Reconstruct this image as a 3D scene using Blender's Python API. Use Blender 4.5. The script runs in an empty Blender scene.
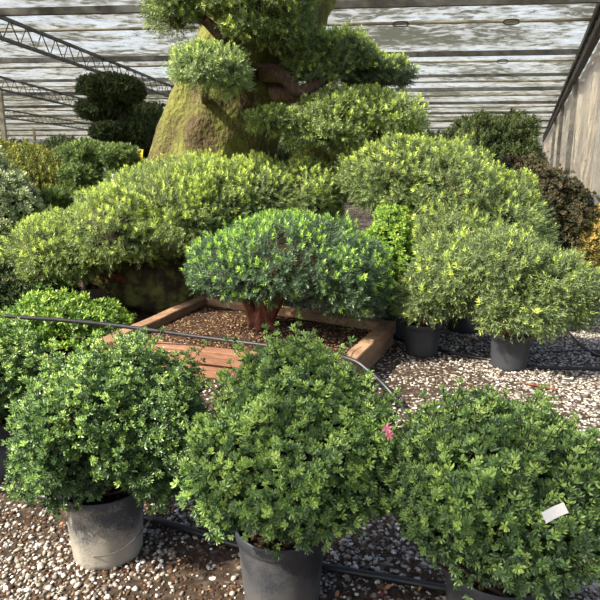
import bpy, math
import numpy as np
from mathutils import Vector

R = np.random.default_rng(7)
scene = bpy.context.scene
COL = scene.collection
PI = math.pi
TH = math.radians(12.7)
CT, ST = math.cos(TH), math.sin(TH)
CAM_H = 1.7

# ---------------------------------------------------------------- placing
def P(px, py, Y):
    """point at depth Y (metres ahead of the viewer) seen at a place in the photograph"""
    u = (px - 300) / 600.0; v = (300 - py) / 600.0
    d = np.array([u, CT + v * ST, -ST + v * CT])
    return np.array([0, 0, CAM_H]) + d * (Y / d[1])

def G(px, py, z=0.0):
    """point at height z seen at a place in the photograph"""
    u = (px - 300) / 600.0; v = (300 - py) / 600.0
    d = np.array([u, CT + v * ST, -ST + v * CT])
    return np.array([0, 0, CAM_H]) + d * ((z - CAM_H) / d[2])

def B(x0, y0, x1, y1, Y, ry):
    """ellipsoid (centre, radii) of the size that spans the given extent at depth Y"""
    c = P((x0 + x1) / 2, (y0 + y1) / 2, Y)
    t = Y * CT - (c[2] - CAM_H) * ST
    rx = abs(x1 - x0) / 1200.0 * t
    h = abs(y1 - y0) / 1200.0 * t
    ph = math.atan2(CAM_H - c[2], Y)
    rz = math.sqrt(max(h * h - (ry * math.sin(ph)) ** 2, (0.45 * h) ** 2)) / math.cos(ph)
    return (c, np.array([rx, ry, rz]))

# ---------------------------------------------------------------- mesh kit
def part(V, F, mat=0, tint=None, smooth=False):
    V = np.asarray(V, float); F = np.asarray(F, int)
    if tint is None: tint = np.zeros(len(V))
    return (V, F, mat, np.asarray(tint, float), smooth)

def mk(name, parts, mats, parent=None, origin=None):
    org = np.array(origin, float) if origin is not None else (np.array(parent['_o']) if parent is not None else np.zeros(3))
    vs, ls, lt, mi, sm, tt = [], [], [], [], [], []
    off = 0
    for V, F, m, t, s in parts:
        if len(F) == 0: continue
        vs.append(V - org); tt.append(t)
        ls.append((F + off).ravel()); lt.append(np.full(len(F), F.shape[1]))
        mi.append(np.full(len(F), m)); sm.append(np.full(len(F), s))
        off += len(V)
    V = np.concatenate(vs); L = np.concatenate(ls); T = np.concatenate(lt)
    me = bpy.data.meshes.new(name)
    me.vertices.add(len(V)); me.vertices.foreach_set('co', V.astype(np.float32).ravel())
    me.loops.add(len(L)); me.loops.foreach_set('vertex_index', L.astype(np.int32))
    me.polygons.add(len(T))
    st = np.concatenate([[0], np.cumsum(T)[:-1]]).astype(np.int32)
    me.polygons.foreach_set('loop_start', st)
    me.polygons.foreach_set('loop_total', T.astype(np.int32))
    me.polygons.foreach_set('material_index', np.concatenate(mi).astype(np.int32))
    me.polygons.foreach_set('use_smooth', np.concatenate(sm))
    a = me.attributes.new('tint', 'FLOAT', 'POINT')
    a.data.foreach_set('value', np.concatenate(tt).astype(np.float32))
    for m in (mats if isinstance(mats, (list, tuple)) else [mats]): me.materials.append(m)
    me.update(calc_edges=True); me.validate()
    o = bpy.data.objects.new(name, me); COL.objects.link(o)
    if parent is not None: o.parent = parent
    else: o.location = org
    o['_o'] = [float(x) for x in org]
    return o

def thing(name, loc, label, cat, group=None):
    o = bpy.data.objects.new(name, None); COL.objects.link(o)
    o.empty_display_size = 0.1
    o.location = [float(x) for x in loc]; o['_o'] = [float(x) for x in loc]
    tag(o, label, cat, group); return o

def tag(o, label, cat, group=None, kind=None):
    o['label'] = label; o['category'] = cat
    if group: o['group'] = group
    if kind: o['kind'] = kind
    return o

def nrm(a): return a / np.maximum(np.linalg.norm(a, axis=-1, keepdims=True), 1e-9)

def box(a, b, w, h, mat=0, up=(0, 0, 1)):
    """beam from a to b, w wide across, h tall"""
    a = np.array(a, float); b = np.array(b, float)
    d = nrm(b - a); s = nrm(np.cross(d, up)); u = np.cross(s, d)
    c = []
    for p in (a, b):
        for i, j in ((-1, -1), (1, -1), (1, 1), (-1, 1)): c.append(p + s * i * w / 2 + u * j * h / 2)
    F = [(0, 1, 2, 3), (7, 6, 5, 4), (0, 4, 5, 1), (1, 5, 6, 2), (2, 6, 7, 3), (3, 7, 4, 0)]
    return part(c, F, mat)

def bevel_board(a, b, w, h, bv=0.008, mat=0):
    a = np.array(a, float); b = np.array(b, float)
    d = nrm(b - a); s = nrm(np.cross(d, (0, 0, 1))); u = np.cross(s, d)
    prof = [(-w/2+bv, -h/2), (w/2-bv, -h/2), (w/2, -h/2+bv), (w/2, h/2-bv), (w/2-bv, h/2), (-w/2+bv, h/2), (-w/2, h/2-bv), (-w/2, -h/2+bv)]
    n = 24; L = np.linalg.norm(b - a); V = []
    for k in range(n + 1):
        q = k / n
        wob = 0.003 * math.sin(q * L * 7 + a[0] * 3)
        for i, j in prof: V.append(a + (b - a) * q + s * (i + wob) + u * (j + 0.6 * wob))
    F = [(k*8+i, k*8+(i+1) % 8, (k+1)*8+(i+1) % 8, (k+1)*8+i) for k in range(n) for i in range(8)]
    caps = [tuple(range(8))[::-1], tuple(n*8+i for i in range(8))]
    V = np.array(V)
    return [part(V, F, mat), part(V, caps, mat)]

def smooth_path(pts, n):
    pts = np.array(pts, float)
    if len(pts) < 3:
        q = np.linspace(0, 1, n)[:, None]; return pts[0] * (1 - q) + pts[-1] * q
    ext = np.vstack([2*pts[0]-pts[1], pts, 2*pts[-1]-pts[-2]])
    out = []
    m = len(pts) - 1
    for k in np.linspace(0, m - 1e-6, n):
        i = int(k); f = k - i
        p0, p1, p2, p3 = ext[i], ext[i+1], ext[i+2], ext[i+3]
        out.append(0.5*((2*p1) + (-p0+p2)*f + (2*p0-5*p1+4*p2-p3)*f*f + (-p0+3*p1-3*p2+p3)*f**3))
    return np.array(out)

def tube(pts, radii, seg=8, n=None, rough=0.0, mat=0, groove=0.0, gn=9, seed=0):
    pts = np.array(pts, float); n = n or max(2, len(pts) * 4)
    C = smooth_path(pts, n)
    rr = np.interp(np.linspace(0, 1, n), np.linspace(0, 1, len(np.atleast_1d(radii))) if np.ndim(radii) else [0, 1],
                   radii if np.ndim(radii) else [radii, radii])
    T = nrm(np.gradient(C, axis=0))
    ref = np.array([0, 0, 1.0]) if abs(T[0][2]) < 0.9 else np.array([1.0, 0, 0])
    S = nrm(np.cross(T, ref)); U = np.cross(S, T)
    a = np.linspace(0, 2*PI, seg, endpoint=False)
    ph = np.random.default_rng(seed).random(12) * 6.3
    q = np.linspace(0, 1, n)[:, None]
    m = 1 + groove * (np.sin(gn*a[None]+ph[0]+2*np.sin(3*q+ph[1])) * .5 + .5*np.sin((gn*2-3)*a[None]+ph[2]+5*q) + .6*np.sin(3*a[None]+ph[3]+4*q))
    m = m + rough * (np.sin(a[None]*5+q*n*.9+ph[4]) * np.sin(a[None]*3-q*n*.6+ph[5]) + .7*np.sin(a[None]*11+q*n*1.7+ph[6]))
    V = C[:, None] + rr[:, None, None] * m[..., None] * (np.cos(a)[None, :, None]*S[:, None] + np.sin(a)[None, :, None]*U[:, None])
    V = V.reshape(-1, 3)
    i = np.arange(n-1)[:, None]*seg; j = np.arange(seg)[None]; j2 = (j+1) % seg
    F = np.stack([i+j, i+j2, i+seg+j2, i+seg+j], -1).reshape(-1, 4)
    V = np.vstack([V, C[0], C[-1]]); e = len(V)
    cap = np.array([(e-2, (k+1) % seg, k) for k in range(seg)] + [(e-1, (n-1)*seg+k, (n-1)*seg+(k+1) % seg) for k in range(seg)])
    # triangles as a separate face array over the same vertices
    return [part(V, F, mat, smooth=True), part(V, cap, mat, smooth=True)]

def lathe(profile, c, seg=48, mat=0, smooth=True, mod=None):
    pr = np.array(profile, float); n = len(pr)
    a = np.linspace(0, 2*PI, seg, endpoint=False)
    r = pr[:, 0][:, None] * np.ones(seg)[None]
    if mod is not None: r = r * mod(a[None], pr[:, 1][:, None])
    V = np.stack([r*np.cos(a), r*np.sin(a), np.repeat(pr[:, 1][:, None], seg, 1)], -1).reshape(-1, 3) + np.array(c)
    i = np.arange(n-1)[:, None]*seg; j = np.arange(seg)[None]; j2 = (j+1) % seg
    F = np.stack([i+j, i+j2, i+seg+j2, i+seg+j], -1).reshape(-1, 4)
    return part(V, F, mat, smooth=smooth)

_ico = {}
def ico(sub):
    if sub in _ico: return _ico[sub]
    t = (1+5**.5)/2
    V = [(-1,t,0),(1,t,0),(-1,-t,0),(1,-t,0),(0,-1,t),(0,1,t),(0,-1,-t),(0,1,-t),(t,0,-1),(t,0,1),(-t,0,-1),(-t,0,1)]
    F = [(0,11,5),(0,5,1),(0,1,7),(0,7,10),(0,10,11),(1,5,9),(5,11,4),(11,10,2),(10,7,6),(7,1,8),(3,9,4),(3,4,2),(3,2,6),(3,6,8),(3,8,9),(4,9,5),(2,4,11),(6,2,10),(8,6,7),(9,8,1)]
    V = [np.array(v)/np.linalg.norm(v) for v in V]
    for _ in range(sub):
        c = {}; nf = []
        def mid(a, b):
            k = (min(a, b), max(a, b))
            if k not in c:
                m = V[a]+V[b]; V.append(m/np.linalg.norm(m)); c[k] = len(V)-1
            return c[k]
        for a, b, d in F:
            x, y, z = mid(a, b), mid(b, d), mid(d, a)
            nf += [(a, x, z), (b, y, x), (d, z, y), (x, y, z)]
        F = nf
    _ico[sub] = (np.array(V), np.array(F)); return _ico[sub]

class Lump:
    def __init__(s, seed, freq, amp):
        r = np.random.default_rng(seed)
        s.w = r.normal(size=(7, 3)) * freq; s.p = r.random(7)*6.3; s.amp = amp
    def __call__(s, d): return 1 + s.amp * np.sin(d @ s.w.T + s.p).mean(-1) * 2.2

# ---------------------------------------------------------------- foliage
def scatter(blobs, n, rng, depth=0.3, zcut=None, under=-0.35, lump=0.10, freq=3.2, back=0.45, prot=.10):
    """points and normals over the skin of a union of lumpy ellipsoids"""
    areas = np.array([(r[0]*r[1]*r[2])**(2/3.) if False else ((r[0]*r[1])**1.6+(r[0]*r[2])**1.6+(r[1]*r[2])**1.6)**(1/1.6) for c, r in blobs])
    ks = np.maximum(8, (n * areas / areas.sum()).astype(int))
    Pn, Nn, Dn = [], [], []
    lumps = [Lump(int(rng.integers(1e6)), freq, lump) for _ in blobs]
    for i, (c, r) in enumerate(blobs):
        k = ks[i] * 2
        d = nrm(rng.normal(size=(k, 3)))
        keep = (d[:, 2] > under) | (rng.random(k) < 0.15)
        # thin out the side that faces away
        keep &= (d[:, 1] < 0.45) | (rng.random(k) < back)
        d = d[keep]
        dep = rng.random(len(d))**1.6 * depth
        p = c + d * r * (lumps[i](d) * (1 - dep) * (1 + prot * rng.random(len(d))**4))[:, None]
        nn = nrm(d / r)
        ok = np.ones(len(p), bool)
        for j, (c2, r2) in enumerate(blobs):
            if j == i: continue
            q = np.linalg.norm((p - c2) / r2, axis=1)
            ok &= q > 0.84
        if zcut is not None: ok &= p[:, 2] > zcut + rng.normal(size=len(p)) * 0.025
        Pn.append(p[ok]); Nn.append(nn[ok]); Dn.append(dep[ok] / max(depth, 1e-6))
    Pn = np.concatenate(Pn); Nn = np.concatenate(Nn); Dn = np.concatenate(Dn)
    if len(Pn) > n:
        s = rng.permutation(len(Pn))[:n]; Pn, Nn, Dn = Pn[s], Nn[s], Dn[s]
    return Pn, Nn, Dn

def frame(ax, rng):
    ref = nrm(rng.normal(size=ax.shape))
    s = nrm(np.cross(ax, ref)); return s, np.cross(ax, s)

def leaves(base, d, side, L, W, tint, fold=0.25, six=False, mat=0):
    """base,d,side (M,3); L,W,tint (M,)"""
    up = np.cross(side, d)
    L = L[:, None]; W = W[:, None]
    if six:
        l1 = base + d*L*.35 + side*W*.42 + up*W*fold; l2 = base + d*L*.72 + side*W*.40 + up*W*fold
        r1 = base + d*L*.35 - side*W*.42 + up*W*fold; r2 = base + d*L*.72 - side*W*.40 + up*W*fold
        tip = base + d*L - up*W*.15
        V = np.stack([base, l1, l2, tip, r2, r1], 1).reshape(-1, 3)
        o = np.arange(len(base))[:, None]*6
        F = np.concatenate([o+np.array([[0, 3, 2, 1]]), o+np.array([[0, 5, 4, 3]])])
        return part(V, F, mat, np.repeat(tint, 6))
    V = np.stack([base, base+d*L*.5+side*W*.5, base+d*L, base+d*L*.5-side*W*.5], 1).reshape(-1, 3)
    F = np.arange(len(V)).reshape(-1, 4)
    return part(V, F, mat, np.repeat(tint, 4))

def rosettes(p, n, dep, rng, L=0.027, k=8, new=0.35, up=0.55, wid=0.48, t0=0.30, tv=0.22, six=True):
    N = len(p)
    ax = nrm(n + np.array([0, 0, up]) + rng.normal(size=(N, 3))*.35)
    s, u = frame(ax, rng)
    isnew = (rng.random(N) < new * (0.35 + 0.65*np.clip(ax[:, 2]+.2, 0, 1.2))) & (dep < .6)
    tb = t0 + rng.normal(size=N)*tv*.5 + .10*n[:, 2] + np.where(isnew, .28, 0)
    tb = tb[:, None] + np.zeros((1, k))
    j = np.arange(k)[None]
    az = j*2.39996 + rng.random((N, 1))*6.28 + rng.normal(size=(N, k))*.2
    pol = np.where(j < k*.62, 1.15, .62) + rng.normal(size=(N, k))*.16
    ln = L * np.where(j < k*.62, 1.05, .85) * (0.7 + .5*rng.random((N, 1))) * (.85+.3*rng.random((N, k)))
    d = np.sin(pol)[..., None]*(np.cos(az)[..., None]*s[:, None] + np.sin(az)[..., None]*u[:, None]) + np.cos(pol)[..., None]*ax[:, None]
    sd = -np.sin(az)[..., None]*s[:, None] + np.cos(az)[..., None]*u[:, None]
    tb = tb + np.where(j < k*.62, 0, .10)
    base = p[:, None] + ax[:, None]*(np.where(j < k*.62, 0, L*.25)+0*az)[..., None]
    return leaves(base.reshape(-1, 3), nrm(d.reshape(-1, 3)), nrm(sd.reshape(-1, 3)), ln.ravel(), ln.ravel()*wid, np.clip(tb.ravel(), 0, 1), six=six)

def needles(p, ax, rng, S, m, L, W, tb, ang):
    N = len(p); s, u = frame(ax, rng)
    j = np.arange(m)[None]; q = j/(m-1.0)
    az = j*2.39996 + rng.random((N, 1))*6.28
    pol = ang*(1-.45*q) + rng.normal(size=(N, m))*.15
    Sz = S*(.65+.6*rng.random((N, 1)))
    ln = L*(.8+.35*rng.random((N, m)))*(1-.25*q)
    d = np.sin(pol)[..., None]*(np.cos(az)[..., None]*s[:, None] + np.sin(az)[..., None]*u[:, None]) + np.cos(pol)[..., None]*ax[:, None]
    sd = -np.sin(az)[..., None]*s[:, None] + np.cos(az)[..., None]*u[:, None]
    base = p[:, None] + ax[:, None]*(Sz*(q-.55))[..., None]
    t = tb[:, None] + .10*q + rng.normal(size=(N, m))*.03
    return leaves(base.reshape(-1, 3), nrm(d.reshape(-1, 3)), nrm(sd.reshape(-1, 3)), ln.ravel(), np.full(N*m, W), np.clip(t.ravel(), 0, 1))

def shoots(p, n, dep, rng, S=0.09, m=16, L=0.028, W=0.0055, new=0.25, up=0.15, t0=0.28, tv=0.2, ang=1.05, spread=.55, tipup=.9):
    N = len(p)
    ax = nrm(n + np.array([0, 0, up]) + rng.normal(size=(N, 3))*spread)
    tb = t0 + rng.normal(size=N)*tv*.5
    out = [needles(p, ax, rng, S, m, L, W, tb, ang)]
    # fresh pale shoots, in patches, mostly on the upper side
    k = rng.normal(size=(5, 3))*4.5; ph = rng.random(5)*6.3
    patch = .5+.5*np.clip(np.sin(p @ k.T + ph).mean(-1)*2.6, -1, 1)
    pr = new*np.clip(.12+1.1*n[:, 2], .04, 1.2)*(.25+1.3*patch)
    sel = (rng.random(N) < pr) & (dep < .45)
    if sel.sum() > 3:
        ps = p[sel]+n[sel]*S*.35; at = nrm(n[sel]+np.array([0, 0, tipup])+rng.normal(size=(sel.sum(), 3))*.45)
        tt = .62+rng.normal(size=len(ps))*.16
        out.append(needles(ps, at, rng, S*.38, 13, L*1.0, W*1.25, tt, 1.05))
    return out

def cores(blobs, sc=.74, zcut=None, mat=1, seed=3):
    out = []
    V, F = ico(3)
    for i, (c, r) in enumerate(blobs):
        lm = Lump(seed+i, 4, .12)
        v = c + V*r*sc*lm(V)[:, None]
        if zcut is not None: v[:, 2] = np.maximum(v[:, 2], zcut+.06)
        out.append(part(v, F, mat, smooth=True))
    return out

def crown(name, blobs, n, mats, parent, kind='yew', zcut=None, seed=1, core=.72, sprigs=0, scatter_kw=None, **kw):
    rng = np.random.default_rng(seed)
    p, nn, dep = scatter(blobs, n, rng, zcut=zcut, **(scatter_kw or {}))
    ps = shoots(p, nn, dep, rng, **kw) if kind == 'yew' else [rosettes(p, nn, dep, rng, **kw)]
    if core: ps += cores(blobs, core, zcut, 1, seed)
    if sprigs:
        sel = np.nonzero((dep < .25) & (nn[:, 2] > -.35))[0]; sel = rng.permutation(sel)[:sprigs]
        for k in sel:
            d = nrm(nn[k]+np.array([0, 0, .5])+rng.normal(size=3)*.35); ln = rng.uniform(.025, .075)*(1+.5*(nn[k][2] > .5))
            q = p[k]+d[None]*np.array([[.35], [.7], [1.0]])*ln+rng.normal(size=(3, 3))*.004
            ps.append(rosettes(q, np.repeat(d[None], 3, 0), np.zeros(3), rng, **{**kw, 'new': .8}))
            ps += tube([p[k]-d*.03, p[k]+d*ln], .0016, 4, 3, mat=1)
    return mk(name, ps, mats, parent)

# ---------------------------------------------------------------- materials
def newmat(name):
    m = bpy.data.materials.new(name); m.use_nodes = True
    nt = m.node_tree; nt.nodes.clear()
    out = nt.nodes.new('ShaderNodeOutputMaterial')
    return m, nt, out

def nd(nt, t, **k):
    n = nt.nodes.new(t)
    for a, b in k.items():
        if a.startswith('_'): setattr(n, a[1:], b)
        else: n.inputs[a.replace('__', ' ')].default_value = b
    return n

def ramp(nt, fac, stops, interp='LINEAR'):
    r = nt.nodes.new('ShaderNodeValToRGB'); r.color_ramp.interpolation = interp
    el = r.color_ramp.elements
    while len(el) < len(stops): el.new(.5)
    for e, (p, c) in zip(el, stops): e.position = p; e.color = (*c, 1)
    nt.links.new(fac, r.inputs[0]); return r

def leafmat(name, stops, rough=.45, transl=.25, spec=.4):
    m, nt, out = newmat(name)
    at = nd(nt, 'ShaderNodeAttribute', _attribute_name='tint')
    r = ramp(nt, at.outputs['Fac'], stops)
    pb = nd(nt, 'ShaderNodeBsdfPrincipled', Roughness=rough)
    pb.inputs['Specular IOR Level'].default_value = spec
    tr = nd(nt, 'ShaderNodeBsdfTranslucent')
    mx = nd(nt, 'ShaderNodeMixShader', Fac=transl)
    nt.links.new(r.outputs[0], pb.inputs['Base Color']); nt.links.new(r.outputs[0], tr.inputs['Color'])
    nt.links.new(pb.outputs[0], mx.inputs[1]); nt.links.new(tr.outputs[0], mx.inputs[2])
    nt.links.new(mx.outputs[0], out.inputs[0]); return m

def noisemat(name, stops, scale=8, detail=6, rough=.8, bump=.0, bscale=None, stretch=(1, 1, 1), spec=.3, metallic=0, dist=0.0, bdist=.02):
    m, nt, out = newmat(name)
    tc = nd(nt, 'ShaderNodeTexCoord')
    mp = nd(nt, 'ShaderNodeMapping'); mp.inputs['Scale'].default_value = stretch
    nt.links.new(tc.outputs['Object'], mp.inputs[0])
    nz = nd(nt, 'ShaderNodeTexNoise', Scale=scale, Detail=detail, Distortion=dist)
    nz.inputs['Roughness'].default_value = .62
    nt.links.new(mp.outputs[0], nz.inputs['Vector'])
    r = ramp(nt, nz.outputs[0], stops)
    pb = nd(nt, 'ShaderNodeBsdfPrincipled', Roughness=rough, Metallic=metallic)
    pb.inputs['Specular IOR Level'].default_value = spec
    nt.links.new(r.outputs[0], pb.inputs['Base Color'])
    if bump:
        n2 = nd(nt, 'ShaderNodeTexNoise', Scale=bscale or scale*3, Detail=5)
        nt.links.new(mp.outputs[0], n2.inputs['Vector'])
        b = nd(nt, 'ShaderNodeBump', Strength=bump, Distance=bdist)
        nt.links.new(n2.outputs[0], b.inputs['Height']); nt.links.new(b.outputs[0], pb.inputs['Normal'])
    nt.links.new(pb.outputs[0], out.inputs[0]); return m

M = {}
M['azalea'] = leafmat('azalea leaves', [(0, (.038, .072, .025)), (.3, (.108, .188, .080)), (.55, (.22, .36, .105)), (.8, (.42, .60, .15)), (1, (.54, .68, .18))], .36, .22, .5)
M['azalea_lime'] = leafmat('lime shrub leaves', [(0, (.04, .09, .02)), (.35, (.10, .21, .04)), (.65, (.24, .40, .06)), (1, (.42, .56, .10))], .42, .25, .45)
M['yew'] = leafmat('yew needles', [(0, (.052, .090, .045)), (.3, (.160, .220, .092)), (.5, (.27, .355, .12)), (.7, (.50, .63, .11)), (1, (.65, .76, .16))], .45, .25, .4)
M['yew_blue'] = leafmat('deep green yew needles', [(0, (.034, .066, .040)), (.3, (.090, .150, .086)), (.5, (.14, .235, .095)), (.68, (.32, .56, .07)), (1, (.46, .70, .10))], .4, .22, .45)
M['yew_pale'] = leafmat('pale yew needles', [(0, (.08, .12, .06)), (.3, (.21, .28, .15)), (.5, (.33, .43, .19)), (.7, (.50, .63, .18)), (1, (.64, .75, .22))], .45, .25, .4)
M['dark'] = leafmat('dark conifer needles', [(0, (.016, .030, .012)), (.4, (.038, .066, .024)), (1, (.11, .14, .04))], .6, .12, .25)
M['pine'] = leafmat('pine needles', [(0, (.035, .065, .020)), (.4, (.10, .165, .05)), (1, (.28, .37, .09))], .5, .2, .35)
M['gold'] = leafmat('golden hedge leaves', [(0, (.045, .065, .014)), (.4, (.145, .175, .035)), (1, (.40, .40, .08))], .5, .25, .3)
M['variegated'] = leafmat('variegated leaves', [(0, (.08, .12, .05)), (.35, (.24, .32, .14)), (1, (.66, .70, .44))], .45, .25, .4)
M['bronze'] = leafmat('bronze leaves', [(0, (.018, .024, .010)), (.4, (.050, .056, .024)), (.8, (.080, .072, .034)), (1, (.13, .095, .05))], .55, .15, .3)
M['amber'] = leafmat('amber and green leaves', [(0, (.09, .11, .03)), (.4, (.22, .22, .06)), (1, (.60, .42, .14))], .5, .25, .3)
M['petal'] = leafmat('pink petals', [(0, (.75, .22, .32)), (1, (.90, .45, .52))], .6, .3, .2)
M['twig'] = noisemat('twig wood', [(.3, (.030, .022, .014)), (.7, (.075, .050, .030))], 14, rough=.9, bump=.4)
M['bark'] = noisemat('brown bark', [(.25, (.04, .026, .017)), (.5, (.11, .070, .046)), (.75, (.22, .15, .10))], 9, rough=.9, bump=.8, stretch=(3, 3, .8))
M['redbark'] = noisemat('red yew bark', [(.25, (.05, .022, .014)), (.5, (.17, .055, .032)), (.75, (.30, .13, .075))], 9, rough=.85, bump=.8, stretch=(3, 3, .8))
M['moss'] = noisemat('mossy bark', [(.25, (.035, .024, .015)), (.40, (.105, .078, .045)), (.50, (.13, .130, .042)), (.72, (.25, .26, .070))], 3.2, 9, rough=.95, bump=1.0, bscale=22, spec=.1, stretch=(1, 1, .75), dist=.6, bdist=.06)
M['rock'] = noisemat('mossy rock', [(.3, (.03, .025, .018)), (.48, (.075, .066, .042)), (.62, (.19, .20, .06))], 5, 8, rough=.95, bump=.9, bscale=18, spec=.1, bdist=.05)
M['wood'] = noisemat('weathered timber', [(.25, (.17, .095, .058)), (.5, (.30, .185, .115)), (.75, (.43, .29, .19))], 5, 8, rough=.8, bump=.35, bscale=20, stretch=(1.2, 1.2, 9), spec=.2)
M['wood_red'] = noisemat('reddish timber', [(.25, (.15, .070, .042)), (.5, (.27, .135, .085)), (.75, (.38, .22, .14))], 5, 8, rough=.8, bump=.35, bscale=20, stretch=(1.2, 1.2, 9), spec=.2)
M['soil'] = noisemat('bark mulch soil', [(.3, (.020, .013, .009)), (.55, (.055, .033, .021)), (.75, (.13, .080, .048))], 30, 8, rough=.95, bump=1.0, bscale=60, spec=.1)
M['chips'] = leafmat('bark chips', [(0, (.055, .030, .018)), (.5, (.17, .10, .06)), (1, (.46, .33, .20))], .85, 0, .15)
M['pebble'] = leafmat('pebbles', [(0, (.085, .065, .050)), (.35, (.23, .20, .17)), (.7, (.46, .43, .39)), (1, (.80, .78, .73))], .7, 0, .3)
M['hose'] = noisemat('black hose plastic', [(.3, (.012, .013, .016)), (.7, (.030, .032, .036))], 20, rough=.42, spec=.5)
M['wire'] = noisemat('thin drip tube', [(.3, (.03, .03, .03)), (.7, (.06, .055, .05))], 20, rough=.5)
M['steel'] = noisemat('galvanised steel', [(.3, (.16, .16, .155)), (.7, (.27, .27, .26))], 6, rough=.6, metallic=.2)
M['beam'] = noisemat('roof beam steel', [(.3, (.075, .075, .070)), (.7, (.15, .15, .14))], 6, rough=.6)
M['steel_pale'] = noisemat('pale rail', [(.3, (.26, .24, .17)), (.7, (.42, .40, .32))], 4, rough=.7)
M['steel_dark'] = noisemat('dark steel', [(.3, (.030, .028, .026)), (.7, (.075, .070, .062))], 6, rough=.7)
M['tag'] = noisemat('white plastic', [(.3, (.84, .85, .86)), (.7, (.90, .90, .90))], 5, rough=.4)
M['yellow'] = noisemat('yellow plastic', [(.3, (.80, .56, .03)), (.7, (.88, .66, .06))], 5, rough=.5)
M['dryleaf'] = noisemat('dry leaf', [(.3, (.30, .14, .06)), (.7, (.52, .29, .15))], 30, rough=.8)
M['redleaf'] = noisemat('dark red leaf', [(.3, (.10, .02, .02)), (.7, (.22, .05, .05))], 30, rough=.7)

def potmat(name, dust, dustcol, base=(.026, .030, .040)):
    m, nt, out = newmat(name)
    tc = nd(nt, 'ShaderNodeTexCoord')
    sp = nd(nt, 'ShaderNodeSeparateXYZ'); nt.links.new(tc.outputs['Object'], sp.inputs[0])
    nz = nd(nt, 'ShaderNodeTexNoise', Scale=7, Detail=8); nt.links.new(tc.outputs['Object'], nz.inputs['Vector'])
    n2 = nd(nt, 'ShaderNodeTexNoise', Scale=120, Detail=4); nt.links.new(tc.outputs['Object'], n2.inputs['Vector'])
    # splashed mud: thicker low down on the pot
    h = nd(nt, 'ShaderNodeMapRange'); nt.links.new(sp.outputs[2], h.inputs[0])
    h.inputs[1].default_value = .0; h.inputs[2].default_value = .34; h.inputs[3].default_value = .28; h.inputs[4].default_value = -.22
    a = nd(nt, 'ShaderNodeMath', _operation='ADD'); nt.links.new(nz.outputs[0], a.inputs[0]); nt.links.new(h.outputs[0], a.inputs[1])
    b = nd(nt, 'ShaderNodeMath', _operation='MULTIPLY_ADD'); nt.links.new(n2.outputs[0], b.inputs[0]); b.inputs[1].default_value = .5; nt.links.new(a.outputs[0], b.inputs[2])
    r = ramp(nt, b.outputs[0], [(.62, (0, 0, 0)), (.95, (dust,)*3)])
    mx = nd(nt, 'ShaderNodeMix', _data_type='RGBA'); nt.links.new(r.outputs[0], mx.inputs[0])
    mx.inputs[6].default_value = (*base, 1); mx.inputs[7].default_value = (*dustcol, 1)
    pb = nd(nt, 'ShaderNodeBsdfPrincipled', Roughness=.55); nt.links.new(mx.outputs[2], pb.inputs['Base Color'])
    nt.links.new(pb.outputs[0], out.inputs[0]); return m
M['pot_dusty'] = potmat('dusty pot plastic', .9, (.37, .34, .29), (.05, .055, .068))
M['pot_dark'] = potmat('dark back pot plastic', .10, (.16, .16, .16))
M['pot'] = potmat('dark pot plastic', .32, (.22, .21, .20))

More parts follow.
